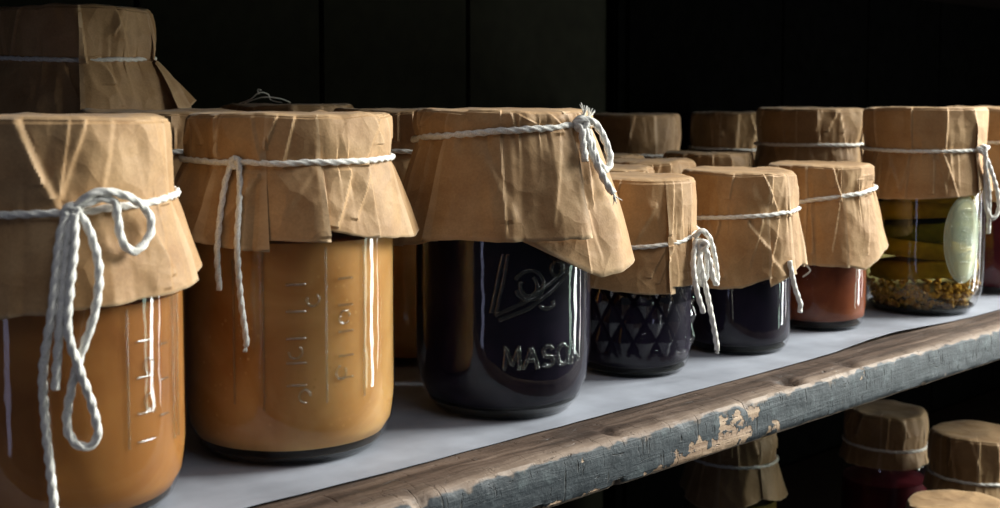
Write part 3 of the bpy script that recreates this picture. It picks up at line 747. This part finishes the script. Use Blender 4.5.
# liner paper with a wavy, slightly lifted front edge
bm = bmesh.new(); cols = []
for i in range(560):
    x = -.14 + i * .0041
    e = .0335 + .0014 * noise.noise(Vector((x * 9, 1, 0))) + .0006 * noise.noise(Vector((x * 45, 2, 0)))
    lift = .0003 + .0009 * max(0, noise.noise(Vector((x * 6 + 3, 5, 0))) + .15) + .0025 * math.exp(-((x - .80) / .06) ** 2)
    e += .004 * math.exp(-((x - .80) / .07) ** 2)
    cols.append([bm.verts.new((x, y, z)) for y, z in ((e, lift - .0003), (e + .004, lift * .75 - .0003), (e + .01, lift * .35 - .0003), (e + .018, -.0001), (.075, 0), (.15, 0), (.3, 0), (.44, 0))])
for A, B in zip(cols, cols[1:]):
    for k in range(7): bm.faces.new((A[k], A[k + 1], B[k + 1], B[k]))
o = obj('shelf_liner', bm, M['liner'], None, 180)
sd = o.modifiers.new('thickness', 'SOLIDIFY'); sd.thickness = .0003; sd.offset = -1
for p in o.data.polygons: p.use_smooth = False
tag(o, 'white paper liner lying on the upper shelf under the jars', 'shelf paper')

def box(bm, x0, x1, y0, y1, z0, z1, bev=.0):
    r = bmesh.ops.create_cube(bm, size=1)
    bmesh.ops.scale(bm, vec=(x1 - x0, y1 - y0, z1 - z0), verts=r['verts'])
    bmesh.ops.translate(bm, vec=((x0 + x1) / 2, (y0 + y1) / 2, (z0 + z1) / 2), verts=r['verts'])
    if bev:
        es = list({e for v in r['verts'] for e in v.link_edges})
        bmesh.ops.bevel(bm, geom=es, offset=bev, segments=2, affect='EDGES')
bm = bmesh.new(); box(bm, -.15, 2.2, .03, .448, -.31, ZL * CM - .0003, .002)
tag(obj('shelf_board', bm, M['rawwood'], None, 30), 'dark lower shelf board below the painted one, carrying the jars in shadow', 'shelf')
bm = bmesh.new(); box(bm, -.15, 2.2, .002, .448, .302, .328, .002)  # added board, keeps window light off the wall and back rows
tag(obj('shelf_board', bm, M['rawwood'], None, 30), 'dark board added above the jars to shade the back boards', 'shelf')
bm = bmesh.new(); xs = [-.30, -.03, .135, .30, .450, .615, .779, .974]
for a, b in zip(xs, xs[1:]): box(bm, a + .0012, b - .0012, .45, .47, -.35, .75, .0015)
box(bm, -.3, 1.104, .4705, .48, -.35, .75)
tag(obj('wall_back', bm, M['wall'], None, 30), 'black-green vertical boards at the back of the shelves', None, None, 'structure')
bm = bmesh.new()
for a, b in zip((1.105, 1.30, 1.5, 1.7, 1.9), (1.30, 1.5, 1.7, 1.9, 2.3)): box(bm, a + .001, b - .001, .455, .472, -.35, .75, .0015)
tag(obj('wall_back_right', bm, M['wall_dark'], None, 30), 'boards behind the shelves right of the post, shade coloured in black', None, None, 'structure')
bm = bmesh.new(); box(bm, .975, 1.104, .440, .470, -.35, .75, .003); box(bm, .990, 1.089, .4365, .441, -.35, .75, .002)
tag(obj('trim_1', bm, M['wall_dark'], None, 30), 'dark upright post between the back boards', None, None, 'structure')

# ------------------------------------------------------------------ lights
def area(name, loc, target, sx, sy, power, col):
    l = bpy.data.lights.new(name, 'AREA'); l.shape = 'RECTANGLE'; l.size = sx; l.size_y = sy; l.energy = power; l.color = col
    o = bpy.data.objects.new(name, l); C.objects.link(o); o.location = loc
    d = Vector(target) - Vector(loc); o.rotation_euler = d.to_track_quat('-Z', 'Y').to_euler(); return o
T = (.6, .1, .08)
W = Vector((1.78, -.62, 0)); dv = Vector((T[0], T[1], 0)) - W; side = Vector((-dv.y, dv.x, 0)).normalized()
for off, col, p, wl in ((-.30, (1, .97, .92), .8, .05), (0, (.95, 1, .95), 1.9, .12), (.26, (.70, .95, .78), .45, .10)):
    q = W + side * off + Vector((0, 0, .92))
    area('window_light', q, q + dv, .24, .80, 28, (.98, 1, .95))
    q = W + side * off + Vector((0, 0, -.03))
    area('window_light', q, q + dv, wl, .64, 4.4 * p * wl / .13, col)
area('doorway_light', (-1.3, -.55, .15), (.5, .1, .08), .12, 1.2, 1.0, (.62, .66, 1))
area('room_fill_light', (.4, -1.3, 2.1), (.7, .1, .05), 1.6, 1.2, 10.5, (.92, .95, 1))  # added soft fill for the front faces, stands in for ambient light
w = bpy.data.worlds.new('World'); SC.world = w; w.use_nodes = True
w.node_tree.nodes['Background'].inputs[0].default_value = (.75, .85, 1, 1); w.node_tree.nodes['Background'].inputs[1].default_value = .035

# ------------------------------------------------------------------ camera
cam = bpy.data.cameras.new('Camera'); co = bpy.data.objects.new('Camera', cam); C.objects.link(co)
cam.sensor_width = 36; cam.lens = 45; cam.clip_start = .01
pitch = 4 * D2R; hd = 45.8 * D2R
co.location = CAM
co.rotation_euler = (PI / 2 - pitch, 0, hd - PI / 2)
cam.shift_y = -(154 - 1250 * math.tan(pitch)) / 1000
cam.dof.use_dof = True; cam.dof.focus_distance = .66; cam.dof.aperture_fstop = 16.0
SC.camera = co
SC.view_settings.view_transform = 'Standard'; SC.view_settings.look = 'None'; SC.view_settings.gamma = 1; SC.view_settings.use_curve_mapping = False
SC.view_settings.exposure = 0
SC.cycles.transparent_max_bounces = 16
SC.cycles.max_bounces = 8
